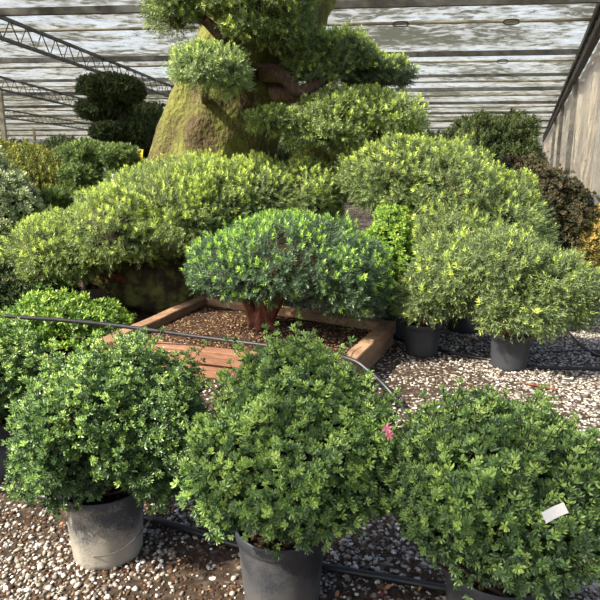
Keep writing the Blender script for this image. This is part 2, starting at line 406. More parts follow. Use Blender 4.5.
def groundmat():
    m, nt, out = newmat('gravelly soil')
    tc = nd(nt, 'ShaderNodeTexCoord')
    v = nd(nt, 'ShaderNodeTexVoronoi', Scale=38, _feature='F1'); nt.links.new(tc.outputs['Object'], v.inputs['Vector'])
    sep = nd(nt, 'ShaderNodeSeparateColor'); nt.links.new(v.outputs['Color'], sep.inputs[0])
    stone = ramp(nt, sep.outputs[0], [(.0, (.10, .08, .065)), (.4, (.24, .21, .18)), (.8, (.50, .47, .42)), (1, (.72, .70, .65))])
    n1 = nd(nt, 'ShaderNodeTexNoise', Scale=24, Detail=9); nt.links.new(tc.outputs['Object'], n1.inputs['Vector'])
    soil = ramp(nt, n1.outputs[0], [(.3, (.022, .016, .012)), (.55, (.060, .042, .031)), (.75, (.13, .10, .075))])
    n2 = nd(nt, 'ShaderNodeTexNoise', Scale=1.1, Detail=5); nt.links.new(tc.outputs['Object'], n2.inputs['Vector'])
    sx = nd(nt, 'ShaderNodeSeparateXYZ'); nt.links.new(tc.outputs['Object'], sx.inputs[0])
    far = nd(nt, 'ShaderNodeMapRange'); nt.links.new(sx.outputs[0], far.inputs[0])
    far.inputs[1].default_value = -1.0; far.inputs[2].default_value = 2.6; far.inputs[3].default_value = -.30; far.inputs[4].default_value = .16
    ad = nd(nt, 'ShaderNodeMath', _operation='ADD'); nt.links.new(n2.outputs[0], ad.inputs[0]); nt.links.new(far.outputs[0], ad.inputs[1])
    ad2 = nd(nt, 'ShaderNodeMath', _operation='MULTIPLY_ADD'); nt.links.new(sep.outputs[1], ad2.inputs[0]); ad2.inputs[1].default_value = .5; nt.links.new(ad.outputs[0], ad2.inputs[2])
    k = ramp(nt, ad2.outputs[0], [(.72, (0, 0, 0)), (.76, (1, 1, 1))])
    edge = ramp(nt, v.outputs['Distance'], [(.45, (1, 1, 1)), (.6, (0, 0, 0))])
    mu = nd(nt, 'ShaderNodeMath', _operation='MULTIPLY'); nt.links.new(k.outputs[0], mu.inputs[0]); nt.links.new(edge.outputs[0], mu.inputs[1])
    mx = nd(nt, 'ShaderNodeMix', _data_type='RGBA'); nt.links.new(mu.outputs[0], mx.inputs[0])
    nt.links.new(soil.outputs[0], mx.inputs[6]); nt.links.new(stone.outputs[0], mx.inputs[7])
    pb = nd(nt, 'ShaderNodeBsdfPrincipled', Roughness=.9); nt.links.new(mx.outputs[2], pb.inputs['Base Color'])
    pb.inputs['Specular IOR Level'].default_value = .15
    bp = nd(nt, 'ShaderNodeBump', Strength=.8, Distance=.012)
    nt.links.new(n1.outputs[0], bp.inputs['Height']); nt.links.new(bp.outputs[0], pb.inputs['Normal'])
    nt.links.new(pb.outputs[0], out.inputs[0]); return m
M['ground'] = groundmat()

def filmmat(name, base, dirt, transp, stretch, scale=1.2, lo=.50, hi=.66, transl=.6):
    m, nt, out = newmat(name)
    tc = nd(nt, 'ShaderNodeTexCoord')
    mp = nd(nt, 'ShaderNodeMapping'); mp.inputs['Scale'].default_value = stretch
    nt.links.new(tc.outputs['Object'], mp.inputs[0])
    nz = nd(nt, 'ShaderNodeTexNoise', Scale=scale, Detail=10, Distortion=.8); nz.inputs['Roughness'].default_value = .72
    nt.links.new(mp.outputs[0], nz.inputs['Vector'])
    n2 = nd(nt, 'ShaderNodeTexNoise', Scale=scale*.22, Detail=3, Distortion=1.2); nt.links.new(mp.outputs[0], n2.inputs['Vector'])
    big = ramp(nt, n2.outputs[0], [(.35, base[0]), (.65, base[1])])
    k = ramp(nt, nz.outputs[0], [(lo, (0, 0, 0)), (hi, (1, 1, 1))])
    mx = nd(nt, 'ShaderNodeMix', _data_type='RGBA'); nt.links.new(k.outputs[0], mx.inputs[0])
    nt.links.new(big.outputs[0], mx.inputs[6]); mx.inputs[7].default_value = (*dirt, 1)
    df = nd(nt, 'ShaderNodeBsdfPrincipled', Roughness=.35); tr = nd(nt, 'ShaderNodeBsdfTranslucent'); tp = nd(nt, 'ShaderNodeBsdfTransparent')
    nt.links.new(mx.outputs[2], df.inputs['Base Color']); nt.links.new(mx.outputs[2], tr.inputs['Color'])
    a = nd(nt, 'ShaderNodeMixShader', Fac=transl); nt.links.new(df.outputs[0], a.inputs[1]); nt.links.new(tr.outputs[0], a.inputs[2])
    b = nd(nt, 'ShaderNodeMixShader', Fac=transp); nt.links.new(a.outputs[0], b.inputs[1]); nt.links.new(tp.outputs[0], b.inputs[2])
    nt.links.new(b.outputs[0], out.inputs[0]); return m
def roofmat():
    m, nt, out = newmat('dirty roof film')
    tc = nd(nt, 'ShaderNodeTexCoord')
    mp = nd(nt, 'ShaderNodeMapping'); mp.inputs['Scale'].default_value = (.55, .8, 1)
    nt.links.new(tc.outputs['Object'], mp.inputs[0])
    nz = nd(nt, 'ShaderNodeTexNoise', Scale=4.6, Detail=12, Distortion=.5); nz.inputs['Roughness'].default_value = .74
    n2 = nd(nt, 'ShaderNodeTexNoise', Scale=.38, Detail=4, Distortion=1.4)
    for n in (nz, n2): nt.links.new(mp.outputs[0], n.inputs['Vector'])
    a = nd(nt, 'ShaderNodeMath', _operation='MULTIPLY_ADD'); nt.links.new(n2.outputs[0], a.inputs[0]); a.inputs[1].default_value = .55; nt.links.new(nz.outputs[0], a.inputs[2])
    k = ramp(nt, a.outputs[0], [(.63, (0, 0, 0)), (.73, (.5,)*3), (.84, (1, 1, 1))])
    c = ramp(nt, n2.outputs[0], [(.35, (.72, .74, .76)), (.5, (.78, .76, .70)), (.65, (.70, .66, .54))])
    mx = nd(nt, 'ShaderNodeMix', _data_type='RGBA'); nt.links.new(k.outputs[0], mx.inputs[0])
    nt.links.new(c.outputs[0], mx.inputs[6]); mx.inputs[7].default_value = (.085, .085, .06, 1)
    df = nd(nt, 'ShaderNodeBsdfPrincipled', Roughness=.4); tr = nd(nt, 'ShaderNodeBsdfTranslucent'); tp = nd(nt, 'ShaderNodeBsdfTransparent')
    nt.links.new(mx.outputs[2], df.inputs['Base Color']); nt.links.new(mx.outputs[2], tr.inputs['Color'])
    x = nd(nt, 'ShaderNodeMixShader', Fac=.62); nt.links.new(df.outputs[0], x.inputs[1]); nt.links.new(tr.outputs[0], x.inputs[2])
    f = nd(nt, 'ShaderNodeMapRange'); nt.links.new(k.outputs[0], f.inputs[0]); f.inputs[3].default_value = .70; f.inputs[4].default_value = .05
    y = nd(nt, 'ShaderNodeMixShader'); nt.links.new(f.outputs[0], y.inputs[0]); nt.links.new(x.outputs[0], y.inputs[1]); nt.links.new(tp.outputs[0], y.inputs[2])
    nt.links.new(y.outputs[0], out.inputs[0]); return m
M['film'] = roofmat()
M['curtain'] = filmmat('curtain fabric', [(.90, .78, .60), (.93, .84, .68)], (.55, .45, .32), .0, (.5, .25, 3), 2.5, .54, .74, .30)
M['endwall'] = filmmat('end wall sheeting', [(.55, .53, .48), (.70, .68, .62)], (.3, .28, .22), .0, (.4, 1, 1), 1, .5, .7, .5)

# ---------------------------------------------------------------- ground
gx = np.linspace(-150, 200, 71); gy = np.linspace(-20, 240, 53)
X, Y = np.meshgrid(gx, gy)
V = np.stack([X, Y, 0*X], -1).reshape(-1, 3)
w = len(gx); i = (np.arange(len(gy)-1)[:, None]*w + np.arange(w-1)[None]).ravel()
o = mk('floor', [part(V, np.stack([i, i+1, i+w+1, i+w], -1))], M['ground'])
o['kind'] = 'structure'

# ---------------------------------------------------------------- pebbles
def pebble_parts(n, xr, yr, dens, smin, smax, seed, z=0.0, flat=.6, tint=(.6, .28)):
    rng = np.random.default_rng(seed)
    p = np.stack([rng.uniform(*xr, n), rng.uniform(*yr, n)], -1)
    ok = rng.random(n) < dens(p)
    p = p[ok]; n = len(p)
    V0, F0 = ico(0)
    s = rng.uniform(smin, smax, n)*rng.uniform(.7, 1.15, n)*(.75+.5*rng.random(n)**3)
    sc = np.stack([s*rng.uniform(.8, 1.3, n), s*rng.uniform(.6, 1, n), s*flat*rng.uniform(.7, 1.2, n)], -1)
    a = rng.uniform(0, 2*PI, n); tl = rng.normal(size=n)*.3
    v = V0[None]*(1+rng.normal(size=(n, 12, 1))*.12)*sc[:, None]
    x = v[..., 0]*np.cos(tl)[:, None]-v[..., 2]*np.sin(tl)[:, None]; zz = v[..., 0]*np.sin(tl)[:, None]+v[..., 2]*np.cos(tl)[:, None]
    xx = x*np.cos(a)[:, None]-v[..., 1]*np.sin(a)[:, None]; yy = x*np.sin(a)[:, None]+v[..., 1]*np.cos(a)[:, None]
    v = np.stack([xx+p[:, :1], yy+p[:, 1:], zz+z+sc[:, 2:3]*.45], -1)
    F = (F0[None]+12*np.arange(n)[:, None, None]).reshape(-1, 3)
    t = np.repeat(np.clip(rng.normal(tint[0], tint[1], n), 0, 1), 12)
    return part(v.reshape(-1, 3), F, 0, t, True)

nlm = Lump(11, 1.0, .5)
def vn(p, f):
    r = np.random.default_rng(int(f*100)); out = 0
    for _ in range(6):
        k = r.normal(size=2)*f; out = out+np.sin(p @ k + r.random()*6.3)
    return out/6*1.6
def dens_near(p):
    d = .42 + .38*vn(p, 2.3) + .2*vn(p, 7) + .25*np.clip((p[:, 0]-.3)/1.5, 0, 1) + .35*np.clip((-p[:, 0]-.7)/.4, 0, 1)*(p[:, 1] < 2.6)
    # bare soil strip beside the middle pot
    d -= .55*np.exp(-(((p[:, 0]+.42)/.22)**2 + ((p[:, 1]-2.2)/.3)**2))
    d -= .6*np.exp(-(((p[:, 0]-.3)/.45)**2 + ((p[:, 1]-1.9)/.22)**2))
    return np.clip(d, .04, 1)
def inbox(p):
    return ((p[:, 0] > -1.5) & (p[:, 0] < .75) & (p[:, 1] > 4.0) & (p[:, 1] < 6.2))
def outside_box(p):
    q = [G(108, 338, .24), G(343, 363, .24), G(388, 322, .24), G(204, 296, .24)]; c = sum(q)/4; ins = np.ones(len(p), bool)
    for a, b in zip(q, q[1:]+q[:1]):
        a = c+(a-c)*1.10; b = c+(b-c)*1.10
        ins &= ((b[0]-a[0])*(p[:, 1]-a[1])-(b[1]-a[1])*(p[:, 0]-a[0])) > 0
    return ~ins
def dens_far(p):
    d = .30 + .32*vn(p, 1.7) + .3*vn(p, 5) + .30*np.clip((p[:, 0]-.4)/1.6, 0, 1) - .6*((p[:, 0] < -1.0) & (p[:, 1] > 4.6))
    return np.clip(d, .04, 1)*outside_box(p)
o = mk('gravel', [pebble_parts(25000, (-1.7, 2.0), (1.6, 3.3), dens_near, .007, .0155, 1, tint=(.46, .27)),
                  pebble_parts(26000, (-2.6, 4.0), (3.3, 6.2), dens_far, .009, .017, 2, tint=(.52, .27)),
                  pebble_parts(9000, (.8, 7.0), (6.2, 10.5), dens_far, .016, .028, 3, tint=(.62, .25))], M['pebble'])
tag(o, 'loose pale and grey pebbles scattered over dark soil', 'gravel', kind='stuff')

# ---------------------------------------------------------------- pots
def pot(root, c, mat, rad=.175, h=.33):
    c = np.array(c)
    r0 = rad*.86
    prof = [(0.001, .012), (r0*.93, .012), (r0*.95, 0), (r0, .006), (r0*1.005, .03), (rad*.965, h*.78), (rad*.97, h-.052), (rad*.985, h-.046), (rad, h-.044), (rad*1.012, h-.008), (rad*1.008, h), (rad*.985, h), (rad*.965, h-.012), (rad*.94, h-.06)]
    body = lathe(prof, c, 64, mod=lambda a, z: 1+.006*np.cos(a*12)*np.clip((h*.78-z)/(h*.78), 0, 1)*(z > .02) - .03*(np.cos(a*8) > .7)*(z < .012)*(z > -.001))
    b = mk('pot', [body], mat, root)
    rim = lathe([(rad*1.006, h-.046), (rad*1.03, h-.042), (rad*1.032, h-.02), (rad*1.035, h+.001), (rad*1.02, h+.005), (rad*.99, h+.003), (rad*.985, h-.006)], c, 64)
    mk('rim', [rim], mat, b)
    rng = np.random.default_rng(int(abs(c[0])*1000))
    n = 12; a = np.linspace(0, 2*PI, 40, endpoint=False)
    V = [c+np.array([0, 0, h-.03])]; 
    for k in range(1, n+1):
        for x in a: V.append(c+np.array([np.cos(x)*rad*.95*k/n, np.sin(x)*rad*.95*k/n, h-.05+.02*(1-(k/n)**2)+rng.normal()*.003]))
    F4 = [(1+k*40+j, 1+(k+1)*40+j, 1+(k+1)*40+(j+1) % 40, 1+k*40+(j+1) % 40) for k in range(n-1) for j in range(40)]
    F3 = [(0, 1+j, 1+(j+1) % 40) for j in range(40)]
    mk('soil', [part(V, F4), part(V, F3)], M['soil'], root)

def branches(root, c, blobs, n, seed, h=.31, mat='twig', r=.006, stem=None, spread=.05, reach=.86):
    rng = np.random.default_rng(seed); ps = []
    for k in range(n):
        b, rr = blobs[int(rng.integers(len(blobs)))]
        d = nrm(rng.normal(size=3)+np.array([0, -.2, .35]))
        e = b+d*rr*reach*rng.uniform(.8, 1.05)
        s = np.array(c)+np.array([rng.normal()*spread, rng.normal()*spread, h])
        m = s*.5+e*.5+np.array([0, 0, -.02])+rng.normal(size=3)*.03
        ps += tube([s, m, e], [r*1.3, r, r*.45], 5, 7, mat=0)
    return mk('branches', ps, M[mat], root)

AZ = 'potted azaleas in the foreground'
def azalea(label, c, blobs, seed, potm, n=8200, h=.33, rad=.175, zcut=.345, t0=.30, new=.42, group=AZ):
    root = thing('potted_azalea', c, label, 'potted shrub', group)
    pot(root, c, potm, rad, h)
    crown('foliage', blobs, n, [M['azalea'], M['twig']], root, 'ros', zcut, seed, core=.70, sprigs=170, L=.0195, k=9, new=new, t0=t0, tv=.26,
          scatter_kw=dict(depth=.32, lump=.20, freq=7, under=-.75, back=.6, prot=.12))
    branches(root, c, blobs, 46, seed+5)
    return root

cL = np.array([-.865, 2.40, 0]); cC = np.array([-.073, 2.10, 0]); cR = np.array([.69, 1.86, 0])
bl = [B(36, 358, 150, 490, 2.42, .36), B(66, 347, 192, 470, 2.50, .36), B(26, 400, 112, 503, 2.38, .26), B(110, 380, 200, 492, 2.42, .30), B(135, 430, 180, 510, 2.30, .12)]
azL = azalea('potted azalea in a mud-splashed grey pot, left one of the front three', cL, bl, 21, M['pot_dusty'], t0=.26, new=.34)
bc = [B(206, 375, 382, 520, 2.06, .38), B(232, 345, 350, 450, 2.18, .28), B(194, 408, 270, 520, 2.02, .28), B(312, 392, 396, 505, 2.08, .28), B(220, 440, 375, 526, 1.98, .26)]
azC = azalea('middle potted azalea of the front row, in a dark blue-grey pot', cC, bc, 22, M['pot'], t0=.32, new=.55)
br = [B(405, 408, 570, 560, 1.84, .36), B(435, 401, 560, 500, 1.92, .30), B(392, 425, 480, 540, 1.86, .28), B(505, 420, 612, 555, 1.86, .32), B(474, 470, 570, 580, 1.76, .22), B(395, 480, 450, 540, 1.84, .16)]
azR = azalea('potted azalea with a white plastic tag in its leaves, at the right', cR, br, 23, M['pot'], t0=.27, new=.36)
cE = np.array([-1.72, 3.15, 0])
be = [B(-90, 325, 38, 445, 3.12, .36), B(-60, 340, 30, 400, 3.0, .30)]
azE = azalea('azalea cut by the left edge, behind the mud-splashed pot', cE, be, 24, M['pot'], n=5500, t0=.30, new=.35)

# pink blossom on the middle azalea
def blossom(parent, c, s, seed):
    rng = np.random.default_rng(seed); ps = []
    b, d, sd, L, W = [], [], [], [], []
    ax = nrm(np.array([.2, -1, .35])); s1, u1 = frame(ax[None], rng); s1 = s1[0]; u1 = u1[0]
    for k in range(6):
        a = k*2*PI/6; dd = nrm((np.cos(a)*s1+np.sin(a)*u1)*.95+ax*.35)
        b.append(c); d.append(dd); sd.append(nrm(np.cross(ax, dd))); L.append(s); W.append(s*.55)
    ps.append(leaves(np.array(b), np.array(d), np.array(sd), np.array(L), np.array(W), rng.random(6), six=True))
    o = mk('blossom', ps, M['petal'], parent)
    return o
blossom(azC, P(387, 429, 1.80), .022, 1)['label'] = 'pink azalea blossom'
blossom(azC, P(389, 435, 1.79), .018, 2)['label'] = 'pink azalea blossom'

# white tag stuck among the leaves of the right azalea
tc_ = P(555, 513, 1.47); u_ = nrm(np.array([.9, .1, .42])); v_ = nrm(np.cross(u_, np.array([.15, -1, .30]))); n_ = np.cross(u_, v_)
tp = []
nx, ny = 10, 6
Vt = [tc_+u_*.034*(2*i/nx-1)+v_*.016*(2*j/ny-1)+n_*(.004*math.sin(i/nx*PI)+q*.0008) for q in (0, 1) for j in range(ny+1) for i in range(nx+1)]
k0 = (nx+1)*(ny+1)
Ft = [(j*(nx+1)+i, j*(nx+1)+i+1, (j+1)*(nx+1)+i+1, (j+1)*(nx+1)+i) for j in range(ny) for i in range(nx)]
Ft += [tuple(k0+x for x in f[::-1]) for f in Ft]
ring = [i for i in range(nx+1)]+[j*(nx+1)+nx for j in range(1, ny+1)]+[ny*(nx+1)+i for i in range(nx-1, -1, -1)]+[j*(nx+1) for j in range(ny-1, 0, -1)]
Ft += [(ring[k], ring[(k+1) % len(ring)], k0+ring[(k+1) % len(ring)], k0+ring[k]) for k in range(len(ring))]
o = mk('plant_tag', [part(Vt, Ft)], M['tag'], origin=tc_)
tag(o, 'small blank white plastic tag tucked into the right azalea', 'plant tag')

# ---------------------------------------------------------------- timber planter box
ZB = .24
A_, B_, C_, D_ = G(108, 338, ZB), G(343, 363, ZB), G(388, 322, ZB), G(204, 296, ZB)
ctr = (A_+B_+C_+D_)/4
pl = thing('timber_planter_box', (ctr[0], ctr[1], 0), 'low square planter box of weathered boards in the middle', 'planter')
def side(a, b, m, upper=.16, th=.13, ext=.0):
    d = nrm(b-a)
    for k, (z0, z1) in enumerate(((.0, .115), (.123, ZB))):
        aa = a.copy(); bb = b.copy(); aa[2] = bb[2] = (z0+z1)/2
        inn = nrm(np.cross(np.array([0, 0, 1.0]), d))*(.022 if k == 0 else 0)
        mk('board', bevel_board(aa+inn-d*ext, bb+inn+d*ext, th, z1-z0), M[m], pl)
e = .065
side(A_, B_, 'wood_red', ext=-e); side(B_, C_, 'wood', ext=e); side(C_, D_, 'wood', ext=-e); side(D_, A_, 'wood', ext=e)
# soil bed inside
n = 22; V = []
rs = np.random.default_rng(5)
inn = [ctr+(q-ctr)*.96 for q in (A_, B_, C_, D_)]
for j in range(n+1):
    for i in range(n+1):
        u, v = i/n, j/n
        q = inn[0]*(1-u)*(1-v)+inn[1]*u*(1-v)+inn[2]*u*v+inn[3]*(1-u)*v
        q = q.copy(); q[2] = .155+.05*math.sin(PI*u)*math.sin(PI*v)+rs.normal()*.006; V.append(q)
F = [(j*(n+1)+i, j*(n+1)+i+1, (j+1)*(n+1)+i+1, (j+1)*(n+1)+i) for j in range(n) for i in range(n)]
mk('soil', [part(V, F, smooth=True)], M['soil'], pl)
def quad_pts(n, rng):
    u = rng.random((n, 1)); v = rng.random((n, 1))
    q = inn[0]*(1-u)*(1-v)+inn[1]*u*(1-v)+inn[2]*u*v+inn[3]*(1-u)*v
    q[:, 2] = .16+.05*np.sin(PI*u[:, 0])*np.sin(PI*v[:, 0]); return q
rng = np.random.default_rng(9)
q = quad_pts(5200, rng); q = ctr+(q-ctr)*np.array([.95, .95, 1])+np.array([0, 0, 0])
V0, F0 = ico(0)
sc = np.stack([rng.uniform(.006, .016, len(q)), rng.uniform(.005, .011, len(q)), rng.uniform(.003, .006, len(q))], -1)
a = rng.uniform(0, 6.28, len(q)); v = V0[None]*sc[:, None]*(1+rng.normal(size=(len(q), 12, 1))*.15)
v = np.stack([v[..., 0]*np.cos(a)[:, None]-v[..., 1]*np.sin(a)[:, None], v[..., 0]*np.sin(a)[:, None]+v[..., 1]*np.cos(a)[:, None], v[..., 2]], -1)+q[:, None]
ch = mk('mulch', [part(v.reshape(-1, 3), (F0[None]+12*np.arange(len(q))[:, None, None]).reshape(-1, 3), 0, np.repeat(np.clip(rng.normal(.30, .36, len(q)), 0, 1), 12), True)], M['chips'], pl)
ch['kind'] = 'stuff'

# ---------------------------------------------------------------- mounded yew in the box
base = G(263, 328, .19)
yr = thing('mounded_yew', base, 'low rounded yew with bright green tips growing in the timber planter', 'shrub')
yb = [B(215, 217, 370, 310, 5.45, .78), B(190, 242, 285, 303, 5.35, .55), B(300, 234, 386, 318, 5.35, .62), B(235, 217, 330, 270, 5.6, .6), B(325, 262, 386, 325, 5.2, .35), B(194, 236, 260, 285, 5.4, .45)]
crown('foliage', yb, 5000, [M['yew_blue'], M['twig']], yr, 'yew', .34, 31, core=.70, S=.12, m=20, L=.042, W=.0072, new=.48, t0=.28, tv=.26,
      scatter_kw=dict(depth=.28, lump=.10, freq=4, under=-.5))
tp = []
tp += tube([base+np.array([0, 0, -.03]), base+np.array([.02, .03, .18]), base+np.array([.08, .05, .48])], [.13, .09, .07], 20, 16, rough=.03, groove=.10, gn=6)
tp += tube([base+np.array([-.07, .02, -.02]), base+np.array([-.13, .05, .2]), base+np.array([-.3, .1, .45])], [.07, .05, .04], 14, 12, rough=.03, groove=.08, gn=5, seed=2)
tp += tube([base+np.array([.06, -.02, -.02]), base+np.array([.07, .0, .12]), base+np.array([.3, .05, .5])], [.075, .06, .04], 14, 12, rough=.03, groove=.08, gn=5, seed=3)
for k in range(6):
    a = k*1.05+.3
    tp += tube([base+np.array([.06*np.cos(a), .06*np.sin(a), .08]), base+np.array([.15*np.cos(a), .15*np.sin(a), .0]), base+np.array([.24*np.cos(a), .24*np.sin(a), -.03])], [.045, .03, .015], 8, 8)
mk('trunk', tp, M['redbark'], yr)

# ---------------------------------------------------------------- the great old yew
Yt = 8.0
def tpt(px, py): return P(px, py, Yt)
gb = tpt(196, 215); gb[2] = 0
gt = thing('old_yew_tree', gb, 'massive old tree with thick mossy leaning trunk and clipped foliage pads', 'tree')
cl_ = [tpt(190, 325), tpt(200, 250), tpt(211, 165), tpt(233, 95), tpt(251, 50), tpt(277, 0), tpt(305, -50), tpt(330, -110)]
cl_[0][2] = -.02
wd = [100, 74, 58, 52, 49, 47, 40, 26]
rr_ = [w_*Yt/600 for w_ in wd]
mk('trunk', tube(cl_, rr_, 72, 70, rough=.018, groove=.05, gn=7, seed=4), M['moss'], gt)
lim = []
def limb(pts, r0, r1, seed=0):
    return tube([P(*p) for p in pts], [r0, (r0+r1)/2, r1], 12, 14, rough=.05, groove=.06, gn=4, seed=seed)
for name, pts, r0, r1 in (('limb', [(255, 80, 7.6), (235, 55, 6.9), (213, 28, 6.7), (190, 10, 6.8)], .10, .035),
                          ('limb', [(262, 72, 7.5), (285, 76, 7.0), (300, 92, 6.9), (340, 70, 7.0)], .11, .05),
                          ('limb', [(275, 92, 7.4), (305, 100, 7.0), (335, 130, 6.9), (345, 118, 6.9)], .10, .05),
                          ('limb', [(290, 50, 7.6), (278, 40, 7.0), (262, 22, 6.8)], .08, .03),
                          ('limb', [(205, 100, 7.4), (205, 92, 6.8), (212, 80, 6.6)], .06, .02)):
    mk(name, limb(pts, r0, r1), M['bark'], gt)
kwy = dict(S=.12, m=16, L=.046, W=.0085)
pads = [([B(148, -22, 200, 38, 6.7, .35), B(165, -35, 235, 18, 6.8, .5)], 1900, 'yew', .36),
        ([B(205, -30, 318, 32, 6.7, .6), B(255, 4, 312, 50, 6.7, .35), B(225, 10, 275, 45, 6.6, .35)], 3000, 'yew', .36),
        ([B(174, 46, 232, 92, 6.5, .32), B(205, 52, 248, 96, 6.55, .28)], 1700, 'yew_pale', .40),
        ([B(284, 34, 345, 76, 7.15, .40), B(318, 33, 372, 84, 7.2, .42), B(288, 58, 340, 88, 7.05, .28)], 2600, 'yew', .30),
        ([B(345, 58, 411, 94, 7.4, .45)], 1200, 'yew', .14),
        ([B(286, 102, 372, 152, 6.8, .42), B(340, 95, 420, 148, 6.85, .42), B(305, 91, 385, 130, 6.85, .4), B(250, 110, 306, 134, 6.7, .25)], 3600, 'yew', .36)]
for k, (bb, n, mm, t0) in enumerate(pads):
    crown('foliage_pad', bb, n, [M[mm], M['twig']], gt, 'yew', None, 40+k, core=.62, new=.35, t0=t0, tv=.24, scatter_kw=dict(depth=.45, lump=.16, freq=5, under=-.5), **kwy)

# ---------------------------------------------------------------- spreading yew on the left (lit hedge-like mass)
b0 = G(235, 300, 0); b0 = P(215, 275, 7.0); b0[2] = 0
hy = thing('spreading_yew', b0, 'broad low sunlit yew spreading in front of the mossy trunk', 'shrub')
hb1 = [B(16, 217, 100, 288, 6.5, .5), B(45, 212, 125, 278, 6.6, .6), B(25, 250, 70, 292, 6.35, .3)]
hb2 = [B(68, 188, 185, 276, 6.5, .7), B(110, 165, 230, 256, 6.7, .8), B(165, 162, 245, 236, 6.9, .8), B(150, 190, 230, 256, 6.45, .6)]
hb3 = [B(215, 160, 300, 236, 6.9, .7), B(270, 163, 342, 230, 7.0, .7), B(200, 170, 260, 255, 6.6, .5)]
kwh = dict(S=.13, m=18, L=.046, W=.0080)
for k, (bb, n, t0, nw, zc_) in enumerate(((hb1, 2300, .36, .6, .44), (hb2, 4700, .38, .75, .70), (hb3, 3200, .33, .5, .80))):
    crown('foliage', bb, n, [M['yew'], M['twig']], hy, 'yew', zc_, 60+k, core=.74, new=nw, t0=t0, tv=.22, scatter_kw=dict(depth=.25, lump=.10, freq=5, under=-.6), **kwh)
ps = []
for k, (px, py, Y) in enumerate(((60, 262, 6.6), (110, 245, 6.7), (180, 220, 6.9), (240, 215, 7.0), (300, 210, 7.1))):
    e_ = P(px, py, Y)
    s_ = b0+np.array([(k-2)*.05, 0, 0])
    ps += tube([s_+np.array([0, 0, -.02]), s_*.6+e_*.4+np.array([0, 0, .05]), e_], [.09, .07, .03], 10, 12, rough=.05, seed=k)
mk('stem', ps, M['redbark'], hy)

# mossy boulder
bc_ = P(160, 292, 7.0); bc_[2] = 0
V, F = ico(4)
lm = Lump(5, 2.4, .10); lm2 = Lump(6, 9, .035)
v = np.sign(V)*np.abs(V)**.66
v = v*np.array([.47, .30, .37])*(lm(V)*lm2(V))[:, None]
v[:, 0] *= 1-.10*(v[:, 2] > 0)*v[:, 2]
v = v+bc_+np.array([0, 0, .33])
o = mk('boulder', [part(v, F, smooth=True)], M['rock'], origin=bc_)
tag(o, 'squat dark boulder with a mossy top behind the planter box', 'rock')

# ---------------------------------------------------------------- right hand yews
KW2 = dict(S=.13, m=18, L=.046, W=.0072)
def yew_in_pot(label, c, pads, seed, potm, rad=.17, h=.30, mat='yew', group=None, stem_to=None, zc=.36, kind='yew', kw=None, n=3500, name='potted_yew', cat='potted shrub', **k2):
    root = thing(name, c, label, cat, group)
    pot(root, c, potm, rad, h)
    for k, bb in enumerate(pads):
        crown('foliage', bb, n, [M[mat], M['twig']], root, kind, zc, seed+k, core=.70, scatter_kw=dict(depth=.30, lump=.13, freq=5, under=-.6), **(kw or KW2), **k2)
    allb = [b for bb in pads for b in bb]
    st = []
    c = np.array(c)
    for k, (b, r) in enumerate(allb[:5]):
        st += tube([c+np.array([(k-2)*.015, 0, h-.05]), c*.5+b*.5+np.array([0, 0, .0]), b], [.035, .028, .014], 9, 10, rough=.05, seed=k)
    mk('stem', st, M['redbark'], root)
    return root
GY = 'potted yews beside the planter'
c1 = np.array([1.12, 5.30, 0]); c2 = np.array([1.80, 4.93, 0])
yew_in_pot('yew drooping over a ribbed dark pot nearest the planter corner', c1,
           [[B(412, 236, 492, 322, 5.25, .42), B(396, 272, 448, 326, 5.15, .28), B(425, 250, 500, 310, 5.1, .35)]], 80, M['pot_dark'], new=.16, t0=.27, tv=.26, group=GY, n=2500)
yew_in_pot('yew with wide right-hand skirt in the rightmost dark pot', c2,
           [[B(455, 232, 545, 300, 5.0, .42), B(500, 250, 590, 325, 4.95, .42), B(475, 275, 560, 340, 4.85, .36), B(540, 275, 588, 335, 4.9, .28)]], 84, M['pot_dark'], new=.16, t0=.27, tv=.26, group=GY, n=3200)
c3 = np.array([1.72, 6.1, 0])
yew_in_pot('tall broad yew behind the two smaller potted yews on the right', c3,
           [[B(348, 138, 460, 222, 6.6, .7), B(338, 150, 400, 200, 6.6, .5), B(400, 150, 500, 245, 6.4, .75), B(440, 180, 545, 262, 6.2, .65), B(410, 205, 490, 270, 5.9, .5)]], 88, M['pot_dark'], new=.45, t0=.29, tv=.24, n=6600, zc=.6, rad=.19, h=.34)
c4 = np.array([.92, 5.95, 0])
yew_in_pot('lime green small-leaved shrub in a dark pot beside the planter corner', c4,
           [[B(366, 206, 416, 290, 6.0, .33), B(376, 240, 420, 318, 5.85, .3)]], 94, M['pot_dark'], mat='azalea_lime', kind='ros', kw=dict(L=.036, k=8), n=1800, zc=.3, name='potted_shrub', new=.6, t0=.42, tv=.24)

# ---------------------------------------------------------------- left background plants
def shrub(name, label, cat, blobs, n, mat, seed, kind='ros', group=None, stems=5, r=.02, base=None, zc=.12, core=.72, skw=None, parent=None, **kw):
    c = np.mean([b[0] for b in blobs], 0); c = np.array([c[0], c[1], 0]) if base is None else np.array(base, float)
    root = thing(name, c, label, cat, group)
    crown('foliage', blobs, n, [M[mat], M['twig']], root, kind, zc, seed, core=core, scatter_kw=dict(**{**dict(depth=.32, lump=.13, freq=4.5, under=-.7), **(skw or {})}), **kw)
    st = []
    for k in range(stems):
        b, rr = blobs[k % len(blobs)]
        e_ = b+np.array([math.sin(k*2.4)*rr[0]*.4, math.cos(k*2.4)*rr[1]*.4, 0])
        s_ = c+np.array([math.sin(k*1.9)*.06, math.cos(k*1.9)*.06, -.01])
        st += tube([s_, s_*.5+e_*.5, e_], [r*1.4, r, r*.5], 8, 8, rough=.05, seed=k)
    mk('stem', st, M['twig'], root)
    return root
